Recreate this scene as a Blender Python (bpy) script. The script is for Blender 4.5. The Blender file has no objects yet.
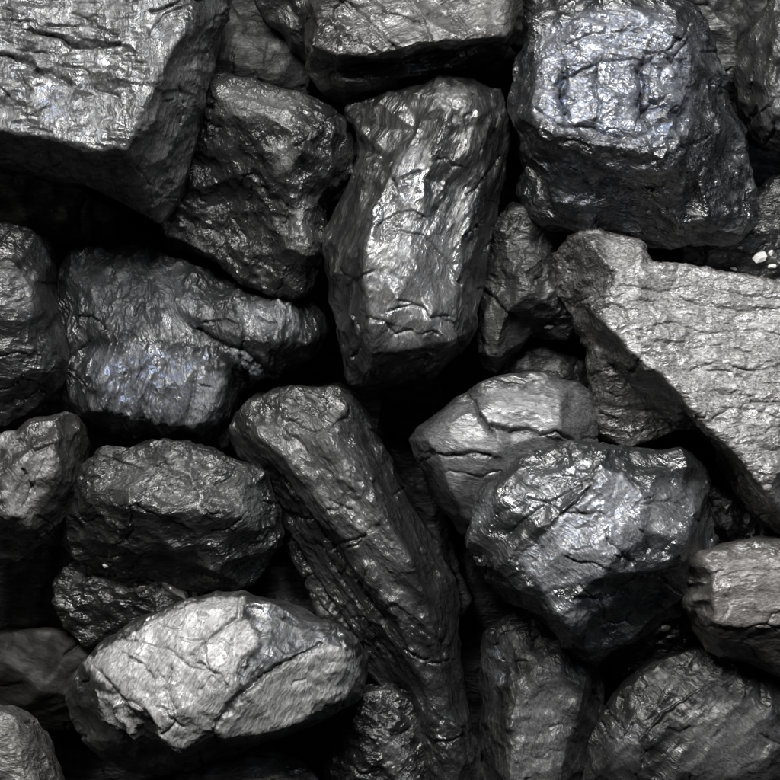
import bpy, math, time
import numpy as np
from mathutils import Vector
from mathutils.geometry import delaunay_2d_cdt

# ------------------------------------------------------------------ camera, world, lamps
S = 0.001                    # one unit of the drawing tables below = 1 mm
D = 2200.0                   # camera height above the level z = 0 of the heap, mm
sc = bpy.context.scene
cam_d = bpy.data.cameras.new('camera')
cam = bpy.data.objects.new('camera', cam_d)
sc.collection.objects.link(cam)
cam.location = (0, 0, D * S)
cam_d.sensor_width = 36
cam_d.lens = 36 * D / 780.0
cam_d.clip_start = 0.05
cam_d.clip_end = 100
cam_d.dof.use_dof = True
cam_d.dof.focus_distance = (D - 15) * S
cam_d.dof.aperture_fstop = 14.0
sc.camera = cam

w = bpy.data.worlds.new('World'); sc.world = w
w.use_nodes = True
w.node_tree.nodes['Background'].inputs[0].default_value = (0.55, 0.62, 0.75, 1)
w.node_tree.nodes['Background'].inputs[1].default_value = 0.015

def area(name, loc, target, size, power, col):
    l = bpy.data.lights.new(name, 'AREA'); l.shape = 'RECTANGLE'
    l.size, l.size_y = size; l.energy = power; l.color = col
    o = bpy.data.objects.new(name, l); sc.collection.objects.link(o)
    o.location = loc
    d = Vector(target) - Vector(loc)
    o.rotation_euler = d.to_track_quat('-Z', 'Y').to_euler()
    return o
area('key_softbox', (-0.25, 1.75, 1.95), (0, 0, 0), (1.5, 1.0), 188, (0.995, 0.985, 0.975))
area('side_softbox', (2.2, 0.7, 1.3), (0, 0, 0), (0.5, 0.9), 7, (0.80, 0.88, 1.0))
area('left_softbox', (-2.2, 0.3, 1.5), (0, 0, 0), (0.5, 0.9), 4, (1.0, 0.95, 0.9))

sc.view_settings.view_transform = 'Standard'
sc.view_settings.look = 'None'
sc.view_settings.gamma = 1
sc.view_settings.exposure = 0
sc.cycles.max_bounces = 6
sc.cycles.diffuse_bounces = 2
sc.cycles.glossy_bounces = 3
sc.cycles.sample_clamp_indirect = 4

# ------------------------------------------------------------------ noise (numpy)
def h3(ix, iy, iz, seed):
    n = (ix.astype(np.int64) * 73856093) ^ (iy.astype(np.int64) * 19349663) ^ (iz.astype(np.int64) * 83492791) ^ (seed * 2654435761)
    n &= 0xffffffff
    n = ((n ^ (n >> 15)) * 0x2c1b3c6d) & 0xffffffff
    n = ((n ^ (n >> 12)) * 0x297a2d39) & 0xffffffff
    n = n ^ (n >> 15)
    return n
def u01(n): return (n & 0xffff).astype(np.float32) / 65535.0

def vnoise(p, seed=0):
    """gradient noise about -1..1"""
    f = np.floor(p); i = f.astype(np.int64); t = (p - f).astype(np.float32)
    s = t * t * t * (t * (t * 6 - 15) + 10)
    out = 0
    for dx in (0, 1):
        wx = s[:, 0] if dx else 1 - s[:, 0]
        for dy in (0, 1):
            wy = s[:, 1] if dy else 1 - s[:, 1]
            for dz in (0, 1):
                wz = s[:, 2] if dz else 1 - s[:, 2]
                n = h3(i[:, 0] + dx, i[:, 1] + dy, i[:, 2] + dz, seed)
                gx = (n & 0x3ff).astype(np.float32) / 511.5 - 1
                gy = ((n >> 10) & 0x3ff).astype(np.float32) / 511.5 - 1
                gz = ((n >> 20) & 0x3ff).astype(np.float32) / 511.5 - 1
                out = out + wx * wy * wz * (gx * (t[:, 0] - dx) + gy * (t[:, 1] - dy) + gz * (t[:, 2] - dz))
    return out * 1.5

def fbm(p, seed, octv=3, gain=0.5):
    a, o, f = 1.0, 0, 1.0
    for k in range(octv):
        o = o + a * vnoise(p * f + k * 17.3, seed + k); a *= gain; f *= 2.03
    return o

def frame(ang, tilt=0.0):
    """axes: u along the angle (degrees, in the picture plane), v across it, w towards the viewer; tilt leans w"""
    a = math.radians(ang); t = math.radians(tilt)
    u = np.array([math.cos(a), math.sin(a), 0.0]); v = np.array([-math.sin(a), math.cos(a), 0.0]); w_ = np.array([0, 0, 1.0])
    v2 = v * math.cos(t) + w_ * math.sin(t); w2 = -v * math.sin(t) + w_ * math.cos(t)
    return np.stack([u, v2, w2])

def chips(p, size, ang, seed, tilt=0.0, jit=0.9, step=0.35):
    """shell-like fracture: lower envelope of shallow tilted bowls, so hollows meet in crisp ridges"""
    R = frame(ang, tilt)
    q = (p @ R.T.astype(np.float32)) / np.array(size, np.float32)
    f = np.floor(q); i = f.astype(np.int64); t = (q - f).astype(np.float32)
    h = np.full(len(p), 1e9, np.float32)
    for dx in (-1, 0, 1):
        for dy in (-1, 0, 1):
            for dz in (-1, 0, 1):
                n = h3(i[:, 0] + dx, i[:, 1] + dy, i[:, 2] + dz, seed)
                m = h3(i[:, 0] + dx, i[:, 1] + dy, i[:, 2] + dz, seed + 77)
                ex = t[:, 0] - dx - 0.5 - jit * ((n & 0x3ff).astype(np.float32) / 1023 - .5)
                ey = t[:, 1] - dy - 0.5 - jit * (((n >> 10) & 0x3ff).astype(np.float32) / 1023 - .5)
                ez = t[:, 2] - dz - 0.5 - jit * (((n >> 20) & 0x3ff).astype(np.float32) / 1023 - .5)
                d = ex * ex + ey * ey + ez * ez
                a = (m & 0x3ff).astype(np.float32) / 511.5 - 1
                b = ((m >> 10) & 0x3ff).astype(np.float32) / 511.5 - 1
                c = ((m >> 20) & 0x3ff).astype(np.float32) / 511.5 - 1
                h = np.minimum(h, 1.5 * d + 0.85 * (a * ex + b * ey + c * ez) + step * (((n >> 3) & 0x3ff).astype(np.float32) / 511.5 - 1))
    return h

def strata(p, ang, tilt, spacing, seed, warp=0.8, wscale=40.0):
    """worn bedding: random ledges along one direction"""
    R = frame(ang, tilt)
    q = p @ R.T.astype(np.float32)
    s = q[:, 1] / spacing + warp * vnoise(p / wscale, seed + 5) + 0.35 * vnoise(q / np.array([spacing * 5, spacing, spacing * 3], np.float32), seed + 9)
    f = np.floor(s); t = s - f
    z = np.zeros_like(f, dtype=np.int64)
    a = u01(h3(f.astype(np.int64), z, z, seed)); b = u01(h3(f.astype(np.int64) + 1, z, z, seed))
    e = np.clip((t - 0.7) / 0.3, 0, 1); e = e * e * (3 - 2 * e)
    return (a * (1 - e) + b * e) - 0.5

def terrace(p, size, ang, seed, tilt=0.0, levels=3.0, sharp=0.12):
    """flaky ledges: a slow noise cut into steps"""
    R = frame(ang, tilt)
    q = (p @ R.T.astype(np.float32)) / np.array(size, np.float32)
    v = (fbm(q, seed, 3, 0.5) + 1.0) * levels
    f = np.floor(v); t = v - f
    e = np.clip((t - (1 - sharp)) / sharp, 0, 1)
    return f + e - v * 0.8

def seg_dist(x, y, poly):
    d = np.full(len(x), 1e9, np.float32)
    for (ax, ay), (bx, by) in zip(poly[:-1], poly[1:]):
        vx, vy = bx - ax, by - ay
        L = vx * vx + vy * vy + 1e-9
        t = np.clip(((x - ax) * vx + (y - ay) * vy) / L, 0, 1)
        d = np.minimum(d, np.hypot(x - ax - t * vx, y - ay - t * vy))
    return d
def in_poly(x, y, poly, soft):
    """signed soft mask of a polygon: 1 inside, 0 outside"""
    ins = np.zeros(len(x), bool)
    n = len(poly)
    for k in range(n):
        (ax, ay), (bx, by) = poly[k], poly[(k + 1) % n]
        c = (ay > y) != (by > y)
        with np.errstate(divide='ignore', invalid='ignore'):
            xx = (bx - ax) * (y - ay) / (by - ay if by != ay else 1e-9) + ax
        ins ^= c & (x < xx)
    d = seg_dist(x, y, list(poly) + [poly[0]])
    sd = np.where(ins, d, -d)
    return np.clip(0.5 + sd / (2 * soft), 0, 1)

# ------------------------------------------------------------------ material
def coal_group():
    g = bpy.data.node_groups.new('coal_surface', 'ShaderNodeTree')
    itf = g.interface
    for nme, dv in (('Dark', 0.022), ('Rough', 0.36), ('RoughVar', 0.22), ('Bump', 0.6), ('Grain', 0.0), ('Metal', 0.0),
                    ('Ior', 1.52), ('Angle', 0.0), ('Scale', 1.0), ('Stretch', 3.0)):
        s = itf.new_socket(name=nme, in_out='INPUT', socket_type='NodeSocketFloat'); s.default_value = dv
    s = itf.new_socket(name='Tint', in_out='INPUT', socket_type='NodeSocketColor'); s.default_value = (1, 1, 1, 1)
    itf.new_socket(name='BSDF', in_out='OUTPUT', socket_type='NodeSocketShader')
    N = g.nodes.new; L = g.links.new
    gi = N('NodeGroupInput'); go = N('NodeGroupOutput')
    I = lambda n: gi.outputs[n]
    def math_(op, a, b=None, c=None, clamp=False):
        m = N('ShaderNodeMath'); m.operation = op; m.use_clamp = clamp
        for k, v in enumerate((a, b, c)):
            if v is None: continue
            if isinstance(v, (int, float)): m.inputs[k].default_value = v
            else: L(v, m.inputs[k])
        return m.outputs[0]
    tc = N('ShaderNodeTexCoord')
    sc1 = N('ShaderNodeVectorMath'); sc1.operation = 'SCALE'; L(tc.outputs['Object'], sc1.inputs[0]); sc1.inputs['Scale'].default_value = 1000.0
    rot = N('ShaderNodeVectorRotate'); rot.rotation_type = 'Z_AXIS'; L(sc1.outputs[0], rot.inputs['Vector']); L(I('Angle'), rot.inputs['Angle'])
    P = rot.outputs[0]     # mm, x along the bedding
    # warp
    wn = N('ShaderNodeTexNoise'); wn.inputs['Scale'].default_value = 0.07; wn.inputs['Detail'].default_value = 2; L(P, wn.inputs['Vector'])
    ws = N('ShaderNodeVectorMath'); ws.operation = 'MULTIPLY_ADD'; L(wn.outputs['Color'], ws.inputs[0]); ws.inputs[1].default_value = (9, 9, 9); L(P, ws.inputs[2])
    st = N('ShaderNodeCombineXYZ'); L(math_('DIVIDE', 1.0, I('Stretch')), st.inputs[0]); st.inputs[1].default_value = 1; st.inputs[2].default_value = 1
    sm = N('ShaderNodeVectorMath'); sm.operation = 'MULTIPLY'; L(ws.outputs[0], sm.inputs[0]); L(st.outputs[0], sm.inputs[1])
    sm2 = N('ShaderNodeVectorMath'); sm2.operation = 'SCALE'; L(sm.outputs[0], sm2.inputs[0]); L(I('Scale'), sm2.inputs['Scale'])
    Q = sm2.outputs[0]
    def facet(scale, seedoff):
        a = N('ShaderNodeVectorMath'); a.operation = 'MULTIPLY_ADD'; L(Q, a.inputs[0]); a.inputs[1].default_value = (scale,) * 3; a.inputs[2].default_value = (seedoff, seedoff * 1.7, seedoff * .3)
        v = N('ShaderNodeTexVoronoi'); v.inputs['Scale'].default_value = 1.0; L(a.outputs[0], v.inputs['Vector'])
        return math_('MULTIPLY', v.outputs['Distance'], v.outputs['Distance']), v.outputs['Color']
    f1, c1 = facet(0.11, 3.1)
    f2, c2 = facet(0.30, 9.3)
    n1 = N('ShaderNodeTexNoise'); n1.inputs['Scale'].default_value = 0.28; n1.inputs['Detail'].default_value = 3; n1.inputs['Roughness'].default_value = 0.6; L(Q, n1.inputs['Vector'])
    # height in mm
    mk = N('ShaderNodeTexNoise'); mk.inputs['Scale'].default_value = 0.045; mk.inputs['Detail'].default_value = 2; L(P, mk.inputs['Vector'])
    mask = N('ShaderNodeMapRange'); mask.inputs[1].default_value = 0.38; mask.inputs[2].default_value = 0.62; mask.inputs[3].default_value = 0.2; mask.inputs[4].default_value = 1.2; L(mk.outputs['Fac'], mask.inputs[0])
    hgt = math_('MULTIPLY', f1, 3.4)
    hgt = math_('ADD', hgt, math_('MULTIPLY', f2, 1.7))
    crz = math_('ABSOLUTE', math_('SUBTRACT', n1.outputs['Fac'], 0.5))
    hgt = math_('ADD', hgt, math_('MULTIPLY', crz, 2.2))
    hgt = math_('MULTIPLY', hgt, mask.outputs[0])
    hgt = math_('ADD', hgt, math_('MULTIPLY', n1.outputs['Fac'], 0.15))
    # fine parallel striations along the bedding
    sv = N('ShaderNodeVectorMath'); sv.operation = 'MULTIPLY'; L(ws.outputs[0], sv.inputs[0]); sv.inputs[1].default_value = (0.035, 0.42, 0.2)
    sn = N('ShaderNodeTexNoise'); sn.inputs['Scale'].default_value = 1.0; sn.inputs['Detail'].default_value = 3; sn.inputs['Roughness'].default_value = 0.6; L(sv.outputs[0], sn.inputs['Vector'])
    hgt = math_('ADD', hgt, math_('MULTIPLY', sn.outputs['Fac'], 1.9))
    # fine grit
    gr = N('ShaderNodeTexNoise'); gr.inputs['Scale'].default_value = 0.62; gr.inputs['Detail'].default_value = 2; gr.inputs['Roughness'].default_value = 0.7; L(Q, gr.inputs['Vector'])
    hgt = math_('ADD', hgt, math_('MULTIPLY', math_('ABSOLUTE', math_('SUBTRACT', gr.outputs['Fac'], 0.5)), 1.1))
    bp = N('ShaderNodeBump'); bp.inputs['Distance'].default_value = 0.001; L(hgt, bp.inputs['Height'])
    L(math_('MULTIPLY', I('Bump'), 0.8), bp.inputs['Strength'])
    # attributes painted on the real surface: r = paleness, mineral tone plus painted highlights, g = dullness, b = tarnish and bluish highlights
    at = N('ShaderNodeAttribute'); at.attribute_name = 'mat'
    se = N('ShaderNodeSeparateColor'); L(at.outputs['Color'], se.inputs[0])
    rr = math_('ADD', math_('MULTIPLY', I('Rough'), 0.75), math_('MULTIPLY', math_('SUBTRACT', n1.outputs['Fac'], 0.5), I('RoughVar')))
    cs = N('ShaderNodeSeparateColor'); L(c1, cs.inputs[0])
    rr = math_('ADD', rr, math_('MULTIPLY', math_('SUBTRACT', cs.outputs[0], 0.5), I('RoughVar')))
    rr = math_('ADD', rr, math_('MULTIPLY', se.outputs[1], 0.45))
    pn = N('ShaderNodeTexNoise'); pn.inputs['Scale'].default_value = 0.028; pn.inputs['Detail'].default_value = 3; L(P, pn.inputs['Vector'])
    rr = math_('ADD', rr, math_('MULTIPLY', math_('SUBTRACT', pn.outputs['Fac'], 0.45), 0.7))
    rr = math_('MAXIMUM', rr, 0.13); rr = math_('MINIMUM', rr, 0.95)
    # colour
    gn = N('ShaderNodeTexNoise'); gn.inputs['Scale'].default_value = 0.5; gn.inputs['Detail'].default_value = 4; gn.inputs['Roughness'].default_value = 0.8; L(Q, gn.inputs['Vector'])
    grain = math_('MULTIPLY', math_('SUBTRACT', gn.outputs['Fac'], 0.45, None), I('Grain'))
    gm = N('ShaderNodeMapRange'); gm.inputs[1].default_value = 0.34; gm.inputs[2].default_value = 0.64; gm.inputs[3].default_value = 0.06; gm.inputs[4].default_value = 0.36; L(gn.outputs['Fac'], gm.inputs[0])
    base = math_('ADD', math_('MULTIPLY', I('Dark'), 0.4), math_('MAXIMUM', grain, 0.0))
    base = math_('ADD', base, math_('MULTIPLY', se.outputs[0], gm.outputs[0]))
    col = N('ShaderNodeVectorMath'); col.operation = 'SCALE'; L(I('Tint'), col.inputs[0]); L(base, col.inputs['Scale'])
    pr = N('ShaderNodeBsdfPrincipled')
    L(col.outputs[0], pr.inputs['Base Color']); L(rr, pr.inputs['Roughness'])
    L(I('Ior'), pr.inputs['IOR'])
    # bluish specular tint: tarnish, plus cool highlights put into the colour
    mx = N('ShaderNodeMix'); mx.data_type = 'RGBA'; L(se.outputs[2], mx.inputs[0]); mx.inputs[6].default_value = (1, 1, 1, 1); mx.inputs[7].default_value = (0.42, 0.58, 1.0, 1)
    L(mx.outputs[2], pr.inputs['Specular Tint'])
    # bright and dull coal bands along the bedding
    bv = N('ShaderNodeVectorMath'); bv.operation = 'MULTIPLY'; L(ws.outputs[0], bv.inputs[0]); bv.inputs[1].default_value = (0.014, 0.085, 0.05)
    bn = N('ShaderNodeTexNoise'); bn.inputs['Scale'].default_value = 1.0; bn.inputs['Detail'].default_value = 3; bn.inputs['Roughness'].default_value = 0.65; L(bv.outputs[0], bn.inputs['Vector'])
    sl = N('ShaderNodeMapRange'); sl.inputs[1].default_value = 0.33; sl.inputs[2].default_value = 0.67; sl.inputs[3].default_value = 0.12; sl.inputs[4].default_value = 1.0; L(bn.outputs['Fac'], sl.inputs[0])
    L(sl.outputs[0], pr.inputs['Specular IOR Level'])
    L(bp.outputs[0], pr.inputs['Normal'])
    L(I('Metal'), pr.inputs['Metallic'])
    L(pr.outputs[0], go.inputs['BSDF'])
    return g
COAL = coal_group()

def coal_mat(name, **k):
    m = bpy.data.materials.new(name); m.use_nodes = True
    nt = m.node_tree; nt.nodes.clear()
    g = nt.nodes.new('ShaderNodeGroup'); g.node_tree = COAL
    o = nt.nodes.new('ShaderNodeOutputMaterial'); nt.links.new(g.outputs[0], o.inputs[0])
    for a, b in k.items():
        g.inputs[a].default_value = b
    return m

# ------------------------------------------------------------------ lump builder
def world_xy(px, py, z):
    k = (D - z) / D
    return (px - 390) * k, (390 - py) * k

VOX = 1.2
def tin(outline, ridges, base, depth, taper=(0.03, 0.10, 0.24)):
    """faceted body: outline (x, y, z) ring, ridge lines inside, and a tapering underside"""
    pts, zs, edges, key = [], [], [], {}
    def add(x, y, z):
        k = (round(x, 1), round(y, 1))
        if k not in key:
            key[k] = len(pts); pts.append(Vector((x, -y))); zs.append(z + base)
        return key[k]
    ring = [add(*p) for p in outline]
    n = len(ring)
    for k in range(n): edges.append((ring[k], ring[(k + 1) % n]))
    for r in ridges:
        ids = [add(*p) for p in r]
        for a, b in zip(ids[:-1], ids[1:]): edges.append((a, b))
    V, E, F, ov, oe, of = delaunay_2d_cdt(pts, edges, [ring if sum((pts[ring[i]].x * pts[ring[(i + 1) % n]].y - pts[ring[(i + 1) % n]].x * pts[ring[i]].y) for i in range(n)) > 0 else ring[::-1]], 1, 0.01)
    co = []
    for v, o in zip(V, ov):
        if o: z = zs[o[0]]
        else:
            d = [(v - p).length for p in pts]; i = sorted(range(len(d)), key=lambda q: d[q])[:2]
            z = (zs[i[0]] * d[i[1]] + zs[i[1]] * d[i[0]]) / (d[i[0]] + d[i[1]] + 1e-6)
        x, y = world_xy(v.x, -v.y, z)
        co.append((x, y, z))
    faces = [tuple(f) for f in F]
    # underside rings
    inv = {}
    for i, o in enumerate(ov):
        for q in o: inv[q] = i
    use = {}
    for f in faces:
        for q in range(len(f)): use[(f[q], f[(q + 1) % len(f)])] = 1
    nxt = {x: y for (x, y) in use if (y, x) not in use}
    st = inv[ring[0]]; rid = [st]
    while nxt[rid[-1]] != st and len(rid) < 4000: rid.append(nxt[rid[-1]])
    n = len(rid)
    if sum((co[rid[i]][0] * co[rid[(i + 1) % n]][1] - co[rid[(i + 1) % n]][0] * co[rid[i]][1]) for i in range(n)) < 0: rid = rid[::-1]
    cx = sum(co[i][0] for i in rid) / n; cy = sum(co[i][1] for i in rid) / n
    zb = min(co[i][2] for i in rid)
    # underside: the outline drawn in by a share of the local width, ring by ring
    pl = [(co[i][0], co[i][1]) for i in rid]
    inn = []
    for k in range(n):
        ax, ay = pl[k - 1]; bx, by = pl[(k + 1) % n]
        L_ = math.hypot(bx - ax, by - ay) or 1
        nx, ny = -(by - ay) / L_, (bx - ax) / L_            # inward for a counter-clockwise ring
        x, y = pl[k]; wid = 1e9
        for j in range(n):
            if j == k or (j + 1) % n == k: continue
            (x1, y1), (x2, y2) = pl[j], pl[(j + 1) % n]
            den = nx * (y2 - y1) - ny * (x2 - x1)
            if abs(den) < 1e-6: continue
            t = ((x1 - x) * (y2 - y1) - (y1 - y) * (x2 - x1)) / den
            u = ((x1 - x) * ny - (y1 - y) * nx) / den
            if t > 0.5 and -1e-6 <= u <= 1 + 1e-6: wid = min(wid, t)
        inn.append((nx, ny, wid if wid < 1e8 else 0))
    ww = [min(150.0, min(inn[(k + q) % n][2] for q in (-2, -1, 0, 1, 2))) for k in range(n)]
    prev = rid
    for t, fr in zip((0.4, 0.8, 1.0), taper):
        cur = []
        for k, i in enumerate(rid):
            x, y, z = co[i]; o_ = ww[k] * fr
            co.append((x + inn[k][0] * o_, y + inn[k][1] * o_, z + (zb - depth - z) * t)); cur.append(len(co) - 1)
        for k in range(n):
            a, b = prev[k], prev[(k + 1) % n]; c, d = cur[(k + 1) % n], cur[k]
            faces.append((a, d, c, b))
        prev = cur
    from mathutils.geometry import tessellate_polygon
    for t in tessellate_polygon([[Vector((co[i][0], co[i][1], 0)) for i in prev]]): faces.append(tuple(prev[q] for q in t))
    return co, faces, (cx, cy)

def keep_largest(me):
    """drop specks the remesher left beside the body"""
    n = len(me.vertices)
    e = np.empty(len(me.edges) * 2, np.int32); me.edges.foreach_get('vertices', e); e = e.reshape(-1, 2)
    lab = np.arange(n)
    for _ in range(200):
        m = np.minimum(lab[e[:, 0]], lab[e[:, 1]])
        old = lab.copy()
        np.minimum.at(lab, e[:, 0], m); np.minimum.at(lab, e[:, 1], m)
        for _k in range(6): lab = lab[lab]
        if (lab == old).all(): break
    ids, cnt = np.unique(lab, return_counts=True)
    if len(ids) > 1:
        import bmesh
        bad = np.nonzero(lab != ids[cnt.argmax()])[0]
        bm = bmesh.new(); bm.from_mesh(me); bm.verts.ensure_lookup_table()
        bmesh.ops.delete(bm, geom=[bm.verts[int(k)] for k in bad], context='VERTS')
        bm.to_mesh(me); bm.free(); me.update()

def lump(name, label, category, outline, ridges, base, depth, mat, seed, smooth=1, facet=10.5, lumpy=(2.5, 45), fine=(0.8, 9),
         chip=(), bed=(), flakes=(), cracks=(), regions=(), after=0, auto=1.4, taper=(0.03, 0.10, 0.24), group=None, vox=None, kind=None):
    t0 = time.time()
    co, faces, (cx, cy) = tin(outline, ridges, base, depth, taper)
    me = bpy.data.meshes.new('tmp'); me.from_pydata(co, [], faces); me.update()
    ob = bpy.data.objects.new('tmp', me); sc.collection.objects.link(ob)
    def baked(o, mods):
        for kind, kw in mods:
            m_ = o.modifiers.new('m', kind)
            for a_, b_ in kw.items(): setattr(m_, a_, b_)
        r_ = bpy.data.meshes.new_from_object(o.evaluated_get(bpy.context.evaluated_depsgraph_get()))
        o.modifiers.clear()
        return r_
    # rough block: big breaks and ledges first, then reduced to crisp flat fracture planes
    m1 = baked(ob, [('REMESH', dict(mode='VOXEL', voxel_size=2.2, adaptivity=0)), ('SMOOTH', dict(factor=0.5, iterations=1))])
    keep_largest(m1)
    n = len(m1.vertices)
    p = np.empty(n * 3, np.float32); m1.vertices.foreach_get('co', p); p = p.reshape(-1, 3)
    nr = np.empty(n * 3, np.float32); m1.vertex_normals.foreach_get('vector', nr); nr = nr.reshape(-1, 3)
    sd = seed * 101
    mask = np.clip(0.42 + 2.4 * vnoise(p / 48.0, sd + 50), 0.04, 1.15)
    h = lumpy[0] * fbm(p / lumpy[1], sd + 1, 3, 0.5)
    for k, (size, amp, ang, tilt) in enumerate(chip):
        if not isinstance(size, (tuple, list)): size = (size,) * 3
        wp = p + 0.13 * min(size) * np.stack([vnoise(p / min(size) * 1.3, sd + 20 + k * 3), vnoise(p / min(size) * 1.3, sd + 21 + k * 3), vnoise(p / min(size) * 1.3, sd + 22 + k * 3)], 1)
        h = h + amp * chips(wp, size, ang, sd + 30 + k, tilt) * (mask if k else 1.35)
    for k, (ang, tilt, sp, amp) in enumerate(bed):
        bm_ = np.clip(0.65 + 1.2 * vnoise(p / 38.0, sd + 70 + k), 0.1, 1.2)
        h = h + amp * strata(p, ang, tilt, sp, sd + 40 + k) * bm_
    m1.vertices.foreach_set('co', (p + nr * h[:, None]).astype(np.float32).ravel()); m1.update()
    m1.calc_loop_triangles()
    ar = np.empty(len(m1.polygons), np.float32); m1.polygons.foreach_get('area', ar)
    ratio = min(1.0, ar.sum() / (0.43 * facet * facet) / len(m1.loop_triangles))
    ob.data = m1
    m2 = baked(ob, [('DECIMATE', dict(decimate_type='COLLAPSE', ratio=ratio)), ('REMESH', dict(mode='VOXEL', voxel_size=vox or VOX, adaptivity=0)), ('SMOOTH', dict(factor=0.25, iterations=smooth))])
    bpy.data.objects.remove(ob); bpy.data.meshes.remove(me); bpy.data.meshes.remove(m1)
    keep_largest(m2)
    n = len(m2.vertices)
    p = np.empty(n * 3, np.float32); m2.vertices.foreach_get('co', p); p = p.reshape(-1, 3)
    def normals():
        q = np.empty(n * 3, np.float32); m2.vertex_normals.foreach_get('vector', q)
        return q.reshape(-1, 3)
    nr = normals()
    mask = np.clip(0.42 + 2.4 * vnoise(p / 48.0, sd + 50), 0.04, 1.15)
    h = np.zeros(n, np.float32)
    for k, (size, amp, ang, tilt) in enumerate(chip[1:]):
        if not isinstance(size, (tuple, list)): size = (size,) * 3
        h = h + 0.5 * amp * chips(p, [q * .6 for q in size], ang, sd + 35 + k, tilt) * mask
    for k, (size, amp, ang, tilt) in enumerate(flakes):
        h = h + amp * (terrace(p, size, ang, sd + 80 + k, tilt) + 0.0)
    rid = 1 - np.abs(fbm(p / fine[1], sd + 60, 3, 0.55))
    h = h + fine[0] * (rid - 0.6) * (0.03 + 0.28 * mask)
    # picture-plane position of every vertex, to lay cracks and patches of mineral tone and painted highlight
    kk = D / (D - p[:, 2])
    X = p[:, 0] * kk + 390; Y = 390 - p[:, 1] * kk
    up = nr[:, 2] > -0.1
    wx = 2.2 * vnoise(p / 11.0, sd + 90) + 1.2 * vnoise(p / 4.0, sd + 92); wy = 2.2 * vnoise(p / 11.0, sd + 91) + 1.2 * vnoise(p / 4.0, sd + 93)
    attr = np.zeros((n, 4), np.float32); attr[:, 3] = 1
    attr[:, 1] = 0.25 * np.clip(vnoise(p / 30.0, sd + 95), 0, 1)
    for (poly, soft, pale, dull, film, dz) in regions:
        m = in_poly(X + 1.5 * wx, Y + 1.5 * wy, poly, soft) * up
        if pale is not None: attr[:, 0] = attr[:, 0] * (1 - m) + m * pale  # also carries the sheen of lit facets as colour
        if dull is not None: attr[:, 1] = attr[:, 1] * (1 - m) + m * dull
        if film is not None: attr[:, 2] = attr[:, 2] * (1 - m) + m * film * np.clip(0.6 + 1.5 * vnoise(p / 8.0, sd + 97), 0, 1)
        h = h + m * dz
    for (poly, wd, dp) in cracks:
        xx = X + 0.7 * wx; yy = Y + 0.7 * wy
        d = seg_dist(xx, yy, poly)
        (ax, ay), (bx, by) = poly[0], poly[-1]
        side = np.sign((bx - ax) * (yy - ay) - (by - ay) * (xx - ax))
        h = h - dp * (0.6 * np.exp(-(d / (wd * .7)) ** 2) + 0.5 * np.exp(-d / wd * .8)) * up
        h = h - 0.22 * dp * side * np.exp(-d / 7.0) * up
    # hairline fractures, mostly along and across the bedding
    rg = np.random.default_rng(seed)
    xs = [q[0] for q in outline]; ys = [q[1] for q in outline]
    na = int(auto * (max(xs) - min(xs)) * (max(ys) - min(ys)) / 2400.0)
    ba = math.radians(-(bed[0][0] if bed else (chip[0][2] if chip else 0)))
    for _ in range(na):
        x0 = rg.uniform(min(xs), max(xs)); y0 = rg.uniform(min(ys), max(ys))
        a0 = ba + (math.pi / 2 if rg.random() < 0.35 else 0) + rg.normal(0, .25)
        line = [(x0, y0)]; step_ = rg.uniform(5, 13)
        for _k in range(rg.integers(2, 5)):
            a0 += rg.normal(0, .45); x0 += step_ * math.cos(a0); y0 += step_ * math.sin(a0); line.append((x0, y0))
        lx = [q[0] for q in line]; ly = [q[1] for q in line]
        near = np.nonzero((X > min(lx) - 8) & (X < max(lx) + 8) & (Y > min(ly) - 8) & (Y < max(ly) + 8) & up)[0]
        if not len(near): continue
        xx = X[near] + 0.9 * wx[near]; yy = Y[near] + 0.9 * wy[near]
        d = seg_dist(xx, yy, line)
        side = np.sign((lx[-1] - lx[0]) * (yy - ly[0]) - (ly[-1] - ly[0]) * (xx - lx[0]))
        dp = rg.uniform(1.2, 3.6)
        h[near] -= dp * np.exp(-(d / rg.uniform(.8, 1.5)) ** 2) + 0.3 * dp * side * np.exp(-d / 3.5)
    p = p + nr * h[:, None]
    e = np.empty(len(m2.edges) * 2, np.int32); m2.edges.foreach_get('vertices', e); e = e.reshape(-1, 2)
    deg = np.bincount(e.ravel(), minlength=n).astype(np.float32)[:, None]
    for _ in range(after):
        av = np.stack([np.bincount(e[:, 0], p[e[:, 1], q], n) + np.bincount(e[:, 1], p[e[:, 0], q], n) for q in range(3)], 1) / deg
        p = (p + 0.45 * (av - p)).astype(np.float32)
    loc = np.array([cx, cy, base], np.float32)
    q = (p - loc) * S
    m2.vertices.foreach_set('co', q.astype(np.float32).ravel())
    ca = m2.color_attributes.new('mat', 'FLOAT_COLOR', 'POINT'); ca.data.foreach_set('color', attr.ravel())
    m2.polygons.foreach_set('use_smooth', np.ones(len(m2.polygons), bool))
    m2.update(); m2.name = name
    m2.materials.clear(); m2.materials.append(mat)
    o = bpy.data.objects.new(name, m2); sc.collection.objects.link(o)
    o.location = loc * S
    if label: o['label'] = label
    if category: o['category'] = category
    if group: o['group'] = group
    if kind: o['kind'] = kind
    print('%-14s %8d verts %.1fs' % (name + str(seed), n, time.time() - t0))
    return o

GR = 'lumps of coal in the heap'
def coal(label, outline, ridges, base, depth, seed, mat, **k):
    return lump('coal_lump', label, 'coal lump', outline, ridges, base, depth, coal_mat('coal', **mat), seed, group=GR, **k)

R_ = math.radians
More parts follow.
